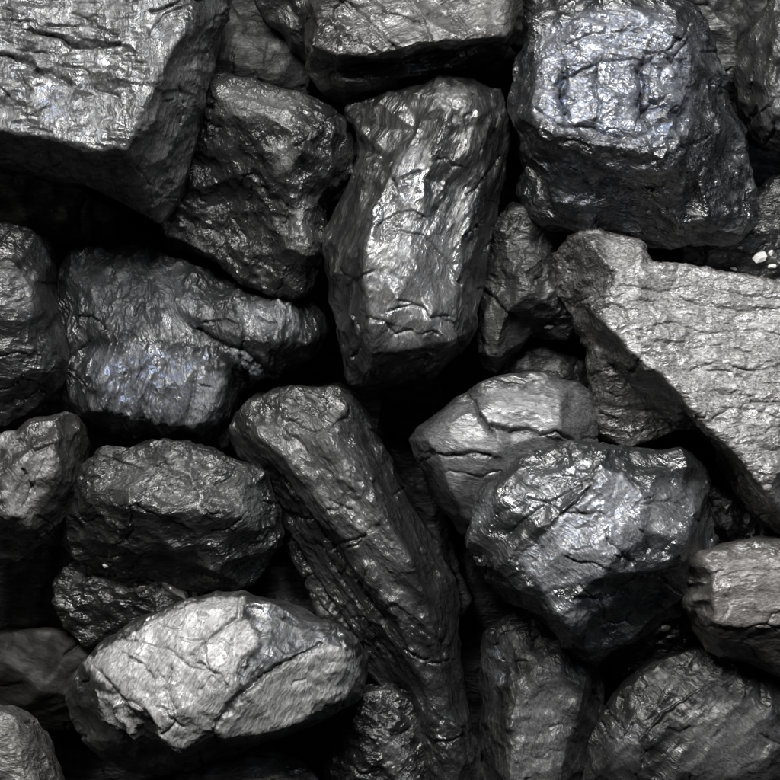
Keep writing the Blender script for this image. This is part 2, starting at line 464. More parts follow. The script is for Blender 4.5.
# ------------------------------------------------------------------ the lumps
# A: big lump, top left corner
coal('big lump with pale cracked top face filling the top left corner',
     [(-95,-90,0),(60,-110,0),(200,-60,-8),(228,-20,-20),(226,8,-30),(214,45,-40),(206,90,-50),(195,140,-58),(184,180,-62),(172,208,-60),(160,223,-55),(142,212,-45),(118,197,-35),(85,184,-30),(50,174,-28),(0,162,-25),(-95,150,-15)],
     [[(-95,120,34),(0,130,44),(50,139,46),(95,150,48),(126,150,50),(160,223,-55)],[(126,150,50),(142,115,46),(158,75,36),(182,35,24),(205,-20,0),(200,-60,-8)],
      [(0,130,44),(-10,145,14),(20,150,12),(60,160,6),(100,172,0),(118,197,-35)]],
     58, 130, 1, dict(Dark=0.045, Ior=1.62, Rough=0.42, Bump=0.75, Angle=R_(85), Stretch=1.8, Scale=0.9, RoughVar=.25, Grain=.1),
     chip=[((34,60,40),3.0,80,0),((7,20,12),2.0,84,0)], bed=[(-8,20,16,3.0),(-12,0,30,2.5)], fine=(1.0,7),
     cracks=[([(30,30),(48,35),(62,38),(70,47),(95,46),(120,44)],2.0,7),([(0,55),(20,60),(32,64),(38,72),(50,72),(70,82)],2.2,8),([(48,26),(70,28),(95,22),(104,38)],1.6,4),([(0,8),(12,12),(8,30)],1.4,3),([(150,35),(165,15),(190,5)],1.6,2.5),([(85,70),(95,90),(120,98)],1.4,2),([(0,20),(30,22)],1.5,2)],
     regions=[([(-95,-90),(205,-90),(185,30),(160,72),(142,112),(128,150),(95,152),(50,140),(0,132),(-95,120)],3,.07,.08,.10,1.2),
              ([(40,88),(72,88),(68,120),(45,118)],4,.4,-.2,.8,0),
              ([(215,20),(190,35),(160,90),(140,130),(150,190),(165,222),(200,130)],6,.12,.25,0,0)])

# B: upper middle left
coal('knobbly lump with glinting shoulders left of the tall upright lump',
     [(200,70,-20),(225,72,-10),(262,86,-5),(300,95,-8),(325,106,-14),(345,122,-24),(356,145,-34),(352,170,-34),(338,188,-32),(322,205,-30),(324,235,-30),(320,270,-25),(312,288,-25),(298,293,-22),(270,290,-20),(235,272,-25),(195,250,-30),(160,230,-40),(165,190,-40),(185,150,-30),(195,110,-25)],
     [[(200,70,-20),(215,96,8),(240,105,24),(270,118,34),(292,130,40),(300,150,46),(290,170,36),(292,200,22),(300,225,22),(306,250,20),(300,278,-4),(298,293,-22)],
      [(292,130,40),(318,128,22),(345,122,-24)],[(300,150,46),(330,165,16),(338,188,-32)],[(240,105,24),(228,140,10),(216,168,-12),(240,200,-20),(270,225,0),(292,200,22)],[(240,200,-20),(225,240,-34)],[(292,200,22),(312,196,4),(322,205,-30)]],
     -16, 110, 2, dict(Dark=0.03, Rough=0.30, Bump=1.0, Angle=R_(110), Stretch=1.6, Scale=0.95, RoughVar=.35),
     chip=[((26,34,30),5,60,0),((9,14,11),2.6,60,0)], bed=[(60,10,11,1.6)], fine=(1.4,7),
     regions=[([(205,80),(262,90),(305,100),(290,125),(240,118),(210,110)],8,.22,0,0,0),([(272,145),(292,140),(298,165),(278,172)],5,.35,.1,0,1),([(280,205),(305,200),(312,270),(290,260)],8,.18,0,0,0)])  # lit top band, bright spot and column painted as paleness

# D: top centre
coal('wide lump cut by the top edge with a thin ledge under it',
     [(306,-60,-20),(420,-75,-10),(519,-60,-20),(518,10,-24),(515,34,-34),(500,56,-46),(470,70,-50),(435,77,-50),(410,86,-48),(380,95,-48),(345,97,-48),(322,88,-46),(310,70,-42),(306,30,-30)],
     [[(306,-60,-20),(330,-20,14),(316,20,10),(312,46,16),(340,55,28),(380,52,34),(420,42,38),(470,38,38),(505,34,26),(515,34,-34)],[(312,46,16),(310,70,-42)],
      [(340,55,28),(335,68,-20),(365,66,-24),(420,56,-24),(480,46,-24),(500,56,-46)],[(335,68,-20),(345,82,-6),(400,76,-8),(440,68,-16),(470,70,-50)],[(420,42,38),(400,0,18),(420,-75,-10)],[(330,-20,14),(400,0,18),(500,-20,6)]],
     14, 110, 3, dict(Dark=0.045, Rough=0.36, Bump=0.85, Angle=R_(-28), Stretch=2.6, RoughVar=.3, Tint=(1,.96,.92,1)),
     chip=[((60,26,40),4,-25,0),((16,9,12),2.0,-25,0)], bed=[(-30,15,13,2.4)], fine=(1.0,8),
     regions=[([(330,-40),(512,-40),(512,30),(470,36),(420,38),(370,46),(345,30)],9,.14,.05,0,0),([(465,-30),(512,-30),(508,32),(470,32)],6,.26,.1,0,1)],
     cracks=[([(345,0),(370,22),(395,48)],2,3.5),([(400,-10),(420,15),(430,38)],1.8,3)])

# E: tall upright centre top
coal('tall upright lump with a bright blunt lower end and streaked sides, in the upper centre',
     [(346,108,-36),(372,98,-24),(400,90,-14),(428,82,-10),(452,77,-10),(480,80,-16),(500,88,-28),(509,115,-38),(509,150,-42),(504,180,-42),(495,215,-42),(486,255,-40),(479,295,-38),(474,325,-34),(466,345,-36),(450,360,-44),(430,374,-50),(400,386,-52),(368,389,-50),(352,386,-48),(344,372,-46),(341,340,-46),(337,318,-44),(329,300,-44),(327,270,-44),(327,235,-44),(338,205,-44),(348,180,-44),(360,150,-44),(356,128,-40)],
     [[(428,82,-10),(434,98,20),(448,108,24),(470,104,20),(500,88,-28)],[(434,98,20),(418,130,16),(398,160,20),(382,190,24),(372,220,34),(366,250,42),(366,290,48),(368,325,48),(372,352,34),(368,389,-50)],
      [(448,108,24),(440,140,30),(425,180,30),(412,215,36),(410,250,46),(420,290,54),(430,320,58),(450,342,50),(465,335,10),(474,325,-34)],
      [(470,104,20),(488,140,4),(480,190,4),(462,240,16),(458,290,24),(465,335,10)],
      [(440,140,30),(470,150,22),(488,140,4)],[(372,352,34),(400,352,42),(430,344,48),(450,342,50)],[(366,250,42),(345,255,-4),(348,300,-8),(352,345,-14),(360,372,-32)],
      [(398,160,20),(375,165,4),(360,200,-8),(345,255,-4)],[(400,352,42),(404,362,-10),(440,352,-12),(465,335,10)]],
     8, 120, 4, dict(Dark=0.03, Ior=1.75, Rough=0.47, Bump=0.6, Angle=R_(-68), Stretch=4.5, RoughVar=.28),
     chip=[((60,22,30),3.2,68,0),((12,6,9),1.2,68,0)], bed=[(68,20,8,2.2),(62,0,17,2.0)], fine=(0.6,8),
     regions=[([(372,215),(400,200),(440,225),(462,250),(462,330),(440,338),(375,345),(368,300)],10,.22,-.08,.12,.5),([(370,240),(392,238),(396,268),(376,275)],5,.42,-.1,0,1.5),([(438,88),(470,88),(462,108),(440,106)],4,.3,0,0,0),([(400,150),(425,150),(412,215),(392,205)],6,.2,0,.2,0)],  # sheen of the lower end, blob and top cap painted in
     cracks=[([(392,180),(397,192),(394,202)],2.5,5),([(428,240),(446,262),(462,285)],2,2.5),([(370,318),(384,322),(396,334),(412,330)],1.8,3),([(400,300),(420,305),(430,318),(450,316)],1.5,2.5)])

# F: top right
coal('glossy lump with a blue silvery blocky crown and dark cleft underside, at the upper right',
     [(516,80,-40),(520,58,-30),(530,35,-24),(546,14,-18),(570,0,-16),(600,-8,-16),(630,-8,-16),(665,-2,-20),(695,14,-28),(714,38,-40),(722,65,-48),(730,95,-54),(740,120,-58),(746,150,-60),(750,190,-62),(748,215,-62),(740,232,-60),(722,243,-58),(700,244,-56),(660,238,-56),(625,230,-56),(590,225,-56),(560,220,-60),(535,212,-66),(522,196,-68),(521,178,-68),(530,165,-60),(524,150,-52),(520,125,-44),(512,100,-44)],
     [[(516,80,-40),(530,72,-8),(545,60,10),(580,30,16),(640,20,18),(680,40,14),(695,80,10),(698,120,8),(700,170,0),(708,215,-18),(722,243,-58)],
      [(520,125,-44),(522,116,2),(540,124,26),(575,140,38),(600,146,42),(630,150,44),(660,156,40),(675,168,20),(700,170,0)],
      [(545,60,10),(538,80,12),(536,105,20),(540,124,26)],[(660,156,40),(668,120,34),(672,80,26),(680,40,14)],[(580,30,16),(600,80,30),(630,150,44)],
      [(540,124,26),(535,160,-16),(560,195,-28),(600,205,-30),(640,210,-32),(660,238,-56)],[(600,205,-30),(612,178,0),(640,166,12),(630,150,44)],[(640,210,-32),(655,185,-6),(640,166,12)],[(655,185,-6),(675,168,20)],[(655,185,-6),(680,225,-36),(700,244,-56)]],
     42, 130, 5, dict(Dark=0.025, Ior=2.0, Rough=0.36, Bump=0.85, Angle=R_(20), Stretch=1.5, RoughVar=.35, Tint=(.9,.95,1.05,1)),
     chip=[((40,46,36),6.5,12,0),((11,15,12),2.8,80,0)], bed=[(18,10,16,1.5)], fine=(1.0,7),
     regions=[([(545,30),(600,8),(660,12),(692,40),(694,80),(690,130),(660,148),(600,140),(535,118),(538,75)],7,.34,-.05,.45,0),  # crown highlights painted pale and blue
              ([(560,66),(570,66),(566,110),(556,108)],5,.0,.3,.8,-2),([(634,70),(650,66),(652,112),(640,120),(634,96)],5,0,.2,.5,-3),([(655,100),(685,104),(678,128),(655,130)],6,0,.2,.8,-4),
              ([(540,150),(640,165),(640,235),(560,218)],8,.02,.12,.3,0),([(600,192),(612,178),(650,165),(638,188)],3,.15,.15,.2,0)],
     cracks=[([(563,62),(567,82),(561,96),(568,116)],2.2,9),([(598,64),(592,88),(600,104),(594,130)],1.8,7),([(650,56),(636,70),(644,88),(638,104),(650,128)],2.6,10),([(652,100),(668,104),(686,118)],2.5,7),([(535,108),(560,124),(590,128),(620,138),(650,132)],1.8,5),([(600,10),(640,18),(680,40)],2,2.5),([(545,55),(590,35),(640,30)],2,2.5),([(555,85),(600,62),(640,60)],1.6,3),([(662,180),(672,205),(684,232)],2.5,-4),([(690,160),(702,190),(712,235)],2.5,-3)])

# G1 right edge, G2 behind
coal('rough grey lump cut by the right edge beside the glossy blue one',
     [(790,-50,0),(850,-20,0),(860,100,0),(830,150,-10),(790,152,-20),(765,146,-30),(750,125,-36),(742,100,-36),(738,70,-36),(748,40,-30),(760,20,-20),(775,0,-10)],
     [[(775,0,-10),(780,40,16),(770,80,18),(775,110,22),(790,152,-20)],[(780,40,16),(830,40,24)],[(775,110,22),(830,110,30)],[(770,80,18),(742,100,-36)]],
     -4, 100, 6, dict(Dark=0.035, Rough=0.5, Bump=0.7, Angle=R_(60), Stretch=2.2), chip=[((24,18,20),3,50,0),((9,6,8),1.6,50,0)], bed=[(60,10,10,1.8)], fine=(1.4,7),
     regions=[([(765,90),(790,85),(790,130),(765,125)],6,.15,0,.3,0)])
coal('dull dark lump sunk behind the glossy blue one, near the top right corner',
     [(640,-50,0),(700,-60,0),(735,-40,-6),(740,-5,-10),(760,20,-14),(775,60,-24),(765,110,-40),(745,125,-40),(700,120,-30),(660,60,-10)],
     [[(640,-50,0),(700,0,14),(730,30,14),(740,70,4),(745,125,-40)],[(700,0,14),(740,-5,-10)]],
     -62, 90, 7, dict(Dark=0.03, Rough=0.65, Bump=0.5, Stretch=1.6), chip=[((26,22,20),2.5,30,0),((9,8,8),1.0,30,0)], fine=(1.4,10))
coal('small dark lump wedged at the top edge beside the glossy blue lump',
     [(505,-40,0),(560,-50,0),(580,0,-10),(560,40,-20),(528,60,-24),(512,40,-20),(505,10,-10)],
     [[(505,-40,0),(530,0,10),(540,20,6),(560,40,-20)]], -46, 80, 8, dict(Dark=0.03, Rough=0.38, Bump=0.8, Angle=R_(70), Stretch=2), chip=[((18,12,14),3,60,0)], bed=[(65,0,8,1.6)], vox=1.7)
coal('dim lump deep behind the top of the heap, above the knobbly lump',
     [(205,-20,0),(240,18,0),(258,22,-4),(280,20,-4),(300,35,-10),(312,70,-14),(308,110,-20),(250,120,-20),(200,110,-10),(190,60,0)],
     [[(240,18,0),(232,50,12),(238,80,10),(250,120,-20)],[(258,22,-4),(270,55,6),(280,80,0),(308,110,-20)]], -120, 70, 9,
     dict(Dark=0.03, Ior=1.35, Rough=0.75, Bump=0.5, Stretch=1.5), chip=[((26,30,26),3,80,0)], fine=(1.2,12), vox=1.8)
coal('black ribbed lump wedged deep at the top edge, left of the wide lump',
     [(255,-50,0),(330,-50,0),(345,20,-10),(335,70,-24),(310,66,-24),(288,40,-16),(262,18,-10),(250,-10,0)],
     [[(330,-50,0),(300,0,10),(298,30,4),(310,66,-24)]], -90, 70, 10,
     dict(Dark=0.025, Rough=0.42, Bump=0.8, Angle=R_(70), Stretch=3), chip=[((28,12,20),3,-65,0)], bed=[(-65,0,9,2.2)], vox=1.7)

# H: big right lump
coal('large pale grained slab with a sparkling broken lower edge at the right side',
     [(577,228,-44),(600,232,-32),(640,240,-24),(652,262,-14),(680,266,-8),(720,272,-4),(780,284,0),(880,300,0),(890,600,0),(830,560,-30),(800,545,-40),(775,528,-40),(755,510,-44),(735,480,-50),(722,450,-54),(700,430,-60),(680,430,-64),(640,440,-64),(622,446,-64),(600,434,-64),(594,412,-64),(592,380,-62),(590,345,-60),(575,318,-74),(560,295,-84),(556,258,-84)],
     [[(577,228,-44),(594,250,-4),(616,271,8),(614,288,12),(598,316,14),(612,330,28),(636,355,32),(658,372,32),(682,392,34),(700,420,36),(724,440,40),(745,462,42),(765,492,44),(800,545,-40)],
      [(598,316,14),(602,345,-34),(606,400,-44),(622,446,-64)],[(602,345,-34),(640,392,-44),(680,430,-64)],[(616,271,8),(640,262,4),(652,262,-14)],[(598,316,14),(604,296,16),(640,275,8)],
      [(614,288,12),(580,292,-50),(602,345,-34)],[(682,392,34),(690,410,-20),(722,450,-54)],[(724,440,40),(722,450,4),(740,470,-8),(760,500,-10),(775,528,-40)],[(745,462,42),(800,420,40),(880,400,44)]],
     32, 130, 11, dict(Dark=0.05, Ior=1.7, Rough=0.38, Bump=0.85, Angle=R_(-4), Stretch=1.9, Grain=.5, RoughVar=.3, Tint=(1.0,.97,.945,1)),
     chip=[((34,20,30),2.8,-5,0),((9,6,8),2.4,0,0)], bed=[(-3,10,9,3.0),(-6,0,26,2.5)], fine=(1.4,6),
     regions=[([(614,294),(640,272),(655,262),(700,268),(780,282),(890,300),(890,600),(800,540),(766,490),(746,460),(722,440),(700,418),(684,394),(658,374),(634,356),(612,332),(594,312)],2.5,.44,.0,0,1.5),
              ([(600,236),(640,244),(650,268),(610,296),(604,262)],5,.35,.2,0,0),
              ([(577,226),(596,250),(616,272),(614,290),(598,316),(608,340),(640,385),(640,440),(600,440),(590,350),(556,300),(556,250)],2,.0,.12,.0,0),  # left facet without paleness: its shade is kept in the colour
              ([(700,425),(745,465),(770,500),(770,525),(720,460)],4,.15,-.2,.2,0)],
     cracks=[([(620,285),(660,292),(700,284),(740,296),(780,300)],1.6,3),([(640,330),(670,322),(700,334),(760,330),(790,340)],1.6,3),([(690,370),(720,362),(750,372),(790,366)],1.6,3),([(600,312),(612,304),(622,310),(630,322)],3,6),([(640,300),(670,310),(700,306),(740,312),(790,308)],1.5,2),([(712,420),(730,408),(752,410),(780,418)],2,3),([(650,340),(690,350),(720,345)],1.5,2)])

# I group behind
coal('dull dark grey lump in the gap right of the tall upright lump',
     [(490,225,0),(515,205,0),(545,210,0),(570,235,-8),(592,290,-20),(592,330,-26),(562,336,-24),(536,330,-20),(520,342,-18),(508,354,-18),(496,374,-22),(484,368,-20),(478,325,-14),(479,290,-12),(480,255,-8)],
     [[(515,205,0),(522,250,16),(528,292,22),(550,304,14),(592,330,-26)],[(480,255,-8),(522,250,16)],[(528,292,22),(506,312,20),(498,340,16),(496,374,-22)],[(506,312,20),(528,318,-6),(536,330,-20)]], -66, 80, 12,
     dict(Dark=0.04, Rough=0.55, Bump=0.8, Stretch=1.5), chip=[((34,30,24),4.5,20,0),((9,9,8),1.6,20,0)], fine=(1.6,8), cracks=[([(480,288),(492,296),(506,312),(518,318)],1.8,6)],
     regions=[([(482,300),(512,322),(500,365),(484,350)],5,.12,0,0,0)])
coal('little dark lump deep in the gap just above the grey cracked lump',
     [(500,352,0),(530,345,0),(560,350,-6),(590,365,-10),(590,410,-14),(520,415,-10),(495,390,-6)],
     [[(500,352,0),(520,368,8),(560,372,6),(590,410,-14)]], -112, 60, 14, dict(Dark=0.02, Ior=1.35, Rough=0.6, Bump=0.8), chip=[((16,14,14),3,30,0)], vox=1.7)

# J
coal('flat grey lump with dark hairline cracks, partly covered by the silvery lump',
     [(411,440,-20),(418,428,-14),(434,414,-8),(455,398,-2),(480,384,4),(505,377,6),(532,373,6),(560,377,2),(580,382,-4),(592,393,-12),(598,420,-16),(600,450,-16),(590,500,-30),(540,560,-50),(480,545,-50),(462,535,-44),(445,512,-40),(430,488,-34),(418,462,-28)],
     [[(411,440,-20),(428,440,16),(440,458,24),(452,490,20),(470,520,8),(480,545,-50)],[(428,440,16),(455,420,20),(500,400,22),(560,392,14),(592,393,-12)],[(440,458,24),(500,450,36),(560,430,32),(600,450,-16)],[(500,450,36),(520,500,10)]],
     -16, 110, 15, auto=0.5, mat=dict(Dark=0.045, Rough=0.45, Bump=0.4, Angle=R_(12), Stretch=3.5, RoughVar=.2, Grain=.12, Tint=(.98,.985,1,1)),
     chip=[((60,32,40),2.4,10,0),((14,7,10),.6,10,0)], bed=[(14,20,14,2.0)], fine=(0.6,9),
     regions=[([(420,440),(450,408),(500,385),(560,382),(590,395),(598,450),(520,470),(450,500)],5,.20,.12,.05,0)],
     cracks=[([(474,402),(482,420),(492,430)],2.0,9),([(492,424),(510,430),(528,428),(540,434),(556,432),(574,442)],1.6,8),([(430,452),(448,456),(470,452),(490,456)],1.8,6),([(450,470),(480,478),(500,470)],1.5,2)])

# K
coal('silvery lump with bright broken facets meeting in a ridge, right of centre',
     [(470,528,-30),(475,508,-24),(486,490,-16),(505,472,-10),(530,458,-6),(560,448,-4),(592,444,-4),(625,450,-6),(655,455,-10),(685,462,-20),(700,480,-26),(712,515,-34),(712,545,-40),(695,575,-44),(690,600,-50),(660,625,-54),(625,645,-54),(594,657,-52),(574,650,-50),(552,628,-48),(525,608,-46),(498,588,-44),(478,556,-38)],
     [[(470,528,-30),(488,534,2),(510,556,14),(535,590,20),(560,615,24),(572,628,20),(594,657,-52)],[(510,556,14),(545,530,34),(580,505,42),(600,480,34),(600,462,20),(592,444,-4)],
      [(488,534,2),(500,500,14),(535,475,18),(600,462,20)],[(580,505,42),(598,540,50),(600,575,48),(572,600,38),(572,628,20)],[(598,540,50),(640,530,44),(680,535,30),(712,545,-40)],[(600,575,48),(640,570,36),(675,560,20),(695,575,-44)],[(640,530,44),(650,490,26),(655,455,-10)],
      [(640,570,36),(630,595,4),(600,620,-14),(594,657,-52)],[(572,600,38),(545,596,30),(535,590,20)],[(600,620,-14),(572,628,20)]],
     26, 110, 16, facet=13, mat=dict(Dark=0.04, Ior=1.9, Rough=0.34, Bump=0.7, Angle=R_(40), Stretch=1.6, RoughVar=.3, Tint=(.95,.98,1.02,1)),
     chip=[((54,34,34),6.5,38,0),((13,9,10),1.6,38,0)], bed=[(42,10,12,2.0)], fine=(1.2,7),
     regions=[([(520,560),(550,530),(585,498),(600,468),(620,475),(650,500),(640,540),(600,575),(570,585),(545,590)],3,.55,.08,.4,2),([(545,598),(572,598),(610,590),(612,605),(572,626)],4,.4,0,.2,0),([(495,505),(535,470),(590,458),(575,500),(530,520)],8,.12,0,.1,0),([(472,525),(490,490),(498,500),(488,520)],4,.3,0,.5,0),  # brightness of the lit facets painted into the colour
              ([(640,480),(695,485),(706,530),(650,545)],7,.22,0,0,0)],
     cracks=[([(560,515),(580,500),(592,482)],2,4),([(575,598),(600,602),(625,590)],2.5,5),([(505,535),(540,508),(580,485)],1.8,3),([(640,505),(670,500),(700,520)],2,3.5)])

# L
coal('brownish grey smooth topped lump cut by the right edge below the pale slab',
     [(676,562,-20),(700,552,-10),(722,546,-6),(780,540,-4),(860,545,-4),(870,690,-10),(800,682,-30),(775,672,-36),(748,664,-36),(722,656,-36),(704,650,-34),(694,632,-32),(688,612,-28),(682,600,-26),(690,585,-22)],
     [[(676,562,-20),(705,566,14),(716,572,20),(745,572,22),(800,575,26)],[(716,572,20),(712,600,26),(716,622,24),(745,628,22),(800,622,26)],[(712,600,26),(694,600,8),(682,600,-26)],[(716,622,24),(722,640,8),(760,650,0),(800,682,-30)]],
     26, 100, 17, dict(Dark=0.07, Rough=0.46, Bump=0.5, Angle=R_(-5), Stretch=2.2, RoughVar=.2, Grain=.2, Tint=(1.0,.93,.87,1)),
     chip=[((36,24,28),2.6,-8,0),((12,9,9),1.2,0,0)], bed=[(-8,25,14,2.2)], fine=(0.9,9),
     regions=[([(700,555),(860,550),(860,630),(745,628),(714,618),(716,574)],6,.3,.15,0,0)],
     cracks=[([(716,572),(735,566),(760,570),(790,568)],1.8,3),([(712,626),(735,632),(760,625),(790,630)],2,3.5),([(684,574),(695,584),(706,582)],2.2,-4)])

# M
coal('dark striped lump across the bottom right corner, under the brownish one',
     [(560,800,-30),(575,765,-24),(590,735,-16),(605,710,-12),(628,686,-10),(655,665,-8),(690,648,-8),(725,650,-8),(760,668,-12),(800,672,-16),(870,690,-20),(870,880,-20),(560,880,-30)],
     [[(560,800,-30),(600,775,6),(620,745,16),(650,740,22),(690,735,26),(720,700,22),(745,690,14),(800,672,-16)],[(620,745,16),(640,710,12),(680,680,8),(690,648,-8)],[(690,735,26),(680,765,28),(660,800,20)],[(720,700,22),(770,720,26),(800,760,20)]],
     -30, 100, 18, dict(Dark=0.025, Ior=1.42, Rough=0.5, Bump=0.55, Angle=R_(45), Stretch=1.7, RoughVar=.28),
     chip=[((50,22,30),3.2,45,0),((20,7,10),1.0,45,0)], bed=[(45,10,12,1.8),(42,0,26,2.4)], fine=(0.8,8),
     regions=[([(690,720),(745,705),(775,730),(760,775),(690,770)],12,.2,.05,0,0),([(610,730),(640,725),(640,760),(615,765)],8,.15,0,.3,0)],
     cracks=[([(640,740),(665,712),(700,690)],1.6,-3)])

# N
coal('upright lump with a scaly grey face at the bottom edge, below the silvery lump',
     [(484,700,-40),(482,660,-40),(486,638,-34),(500,620,-28),(518,612,-24),(540,612,-22),(565,630,-22),(595,660,-24),(606,685,-28),(602,720,-30),(592,745,-30),(585,800,-30),(580,870,-30),(480,870,-40),(484,760,-40)],
     [[(500,620,-28),(515,650,0),(535,668,18),(560,672,18),(582,690,8),(606,685,-28)],[(535,668,18),(518,695,20),(512,725,24),(510,780,28),(512,870,20)],[(582,690,8),(575,725,12),(560,770,20),(555,870,10)],[(515,650,0),(498,680,-14),(494,730,-16),(496,780,-16)]],
     -26, 110, 19, dict(Dark=0.025, Ior=1.45, Rough=0.52, Bump=0.7, Angle=R_(75), Stretch=1.7, RoughVar=.25),
     chip=[((22,26,20),2.6,70,0),((9,12,9),1.6,70,0)], bed=[(75,20,12,1.8)], fine=(1.2,8),
     regions=[([(520,680),(560,680),(575,700),(560,760),(550,790),(510,790),(512,720)],9,.22,.08,0,0),([(484,655),(505,640),(510,665),(495,690)],5,.1,-.1,.8,0)])

# O: long diagonal
coal('long tapering lump leaning from the centre down to the bottom edge',
     [(232,432,-26),(236,415,-22),(250,400,-16),(275,392,-10),(305,388,-8),(335,388,-10),(352,396,-14),(366,418,-22),(380,448,-28),(400,488,-32),(418,520,-36),(436,552,-40),(452,580,-42),(460,610,-44),(455,640,-46),(460,680,-48),(470,730,-50),(482,780,-50),(486,860,-50),(412,860,-50),(415,780,-50),(412,735,-50),(404,704,-50),(385,690,-56),(362,668,-60),(340,640,-60),(318,610,-60),(300,575,-60),(288,545,-58),(284,515,-54),(272,488,-46),(255,468,-38),(240,455,-32)],
     [[(232,432,-26),(262,436,8),(282,455,20),(300,480,22),(325,510,22),(348,540,20),(372,575,18),(392,610,12),(412,650,4),(424,690,-4),(440,740,-8),(450,800,-8)],
      [(262,436,8),(300,412,12),(340,415,8),(366,418,-22)],[(300,412,12),(330,440,28),(360,480,32),(385,520,30),(408,560,24),(425,600,14),(432,640,6),(450,700,-4),(465,760,-14)],
      [(284,515,-54),(312,520,-6),(340,560,-8),(365,600,-12),(390,640,-18),(404,704,-50)],[(300,480,22),(312,520,-6)],[(318,610,-60),(320,560,-34),(345,600,-38),(375,645,-44),(404,704,-50)]],
     -22, 90, 20, facet=8, taper=(0.0, 0.0, 0.0), mat=dict(Dark=0.035, Rough=0.36, Bump=0.8, Angle=R_(55), Stretch=2.2, RoughVar=.28),
     chip=[((60,20,30),3.2,-52,0),((14,8,10),1.7,-52,0),((8,12,9),1.0,-50,0)], bed=[(-54,10,22,1.8),(-54,40,9,1.4)], fine=(1.1,7),
     regions=[([(255,430),(300,412),(340,430),(375,500),(400,560),(410,620),(380,590),(345,535),(300,485),(268,450)],12,.16,.05,0,0),([(345,495),(366,505),(372,535),(358,535)],6,.38,.1,0,0)],
     cracks=[([(290,420),(310,432),(330,428),(345,418)],1.8,3),([(282,478),(300,505),(330,545),(365,595),(385,622)],3.0,9),([(286,535),(305,565),(335,610),(350,632)],3.2,9),([(318,545),(345,585),(365,615)],1.8,5),([(330,500),(352,510)],1.5,2.5)])

# P: left middle
coal('broad dark lump with bluish upright ribs and a nose pointing right, at the left',
     [(52,300,-34),(54,275,-34),(62,258,-36),(85,248,-36),(120,246,-34),(160,250,-32),(190,262,-30),(215,280,-28),(250,290,-24),(285,292,-26),(308,300,-30),(324,316,-32),(329,332,-34),(318,350,-34),(298,364,-34),(270,376,-34),(245,382,-36),(238,400,-40),(232,425,-44),(226,446,-46),(205,446,-44),(170,438,-40),(130,434,-36),(95,428,-32),(68,412,-30),(58,395,-28),(60,365,-28),(56,330,-30)],
     [[(52,300,-34),(90,290,-10),(130,300,0),(170,305,6),(200,300,8),(250,302,6),(290,305,2),(324,316,-32)],[(200,300,8),(215,325,20),(245,340,26),(275,342,28),(302,343,12),(329,332,-34)],
      [(215,325,20),(234,352,18),(256,370,0),(270,376,-34)],[(130,300,0),(120,340,20),(100,380,32),(95,410,26),(95,428,-32)],[(215,325,20),(205,345,14),(205,370,30),(195,400,36),(190,425,28),(205,446,-44)],
      [(205,345,14),(225,365,12),(245,382,-36)],[(195,400,36),(222,405,16),(238,400,-40)],[(95,410,26),(140,418,30),(190,425,28)],[(120,340,20),(205,370,30)]],
     -48, 100, 21, dict(Dark=0.03, Rough=0.45, Bump=0.75, Angle=R_(72), Stretch=2.6, RoughVar=.28, Tint=(.95,.98,1.03,1)),
     chip=[((46,18,30),3.6,76,0),((22,7,12),3.2,76,0)], bed=[(76,10,10,3.2)], fine=(0.9,8),
     regions=[([(70,250),(170,255),(200,300),(200,340),(120,330),(75,310)],12,.06,.25,.1,0),([(90,355),(130,350),(205,355),(200,425),(110,412)],9,.2,-.05,.8,0),([(200,376),(222,374),(218,425),(192,422)],4,.5,.05,.2,1),([(240,305),(290,308),(300,330),(262,330),(240,322)],7,.25,.05,0,0),([(228,350),(246,352),(266,374),(252,376)],3,.5,0,0,2)],
     cracks=[([(198,330),(225,345),(245,352),(268,372)],2.5,6),([(196,372),(190,420)],2,4),([(140,370),(130,412)],1.8,3.5),([(165,365),(158,415)],1.8,3.5)])

# Q
coal('dark lump with a rounded shoulder cut by the left edge, beside the ribbed lump',
     [(-80,210,0),(-10,222,-4),(22,226,-10),(42,238,-20),(50,262,-26),(50,290,-28),(56,320,-32),(68,350,-36),(66,372,-36),(52,392,-34),(30,408,-30),(5,424,-28),(-40,430,-20),(-80,420,-10)],
     [[(-10,222,-4),(10,260,14),(30,290,16),(34,312,20),(28,345,16),(40,370,0),(52,392,-34)],[(34,312,20),(0,305,30),(-60,300,30)],[(28,345,16),(0,370,16),(-50,380,14)]],
     4, 100, 22, dict(Dark=0.025, Rough=0.40, Bump=0.7, Angle=R_(10), Stretch=2.0, RoughVar=.25),
     chip=[((30,22,24),3,15,0),((9,7,8),1.8,15,0)], bed=[(20,10,11,2.0)], fine=(1.3,7),
     regions=[([(0,270),(36,278),(36,312),(0,312)],7,.14,.1,.1,0)])

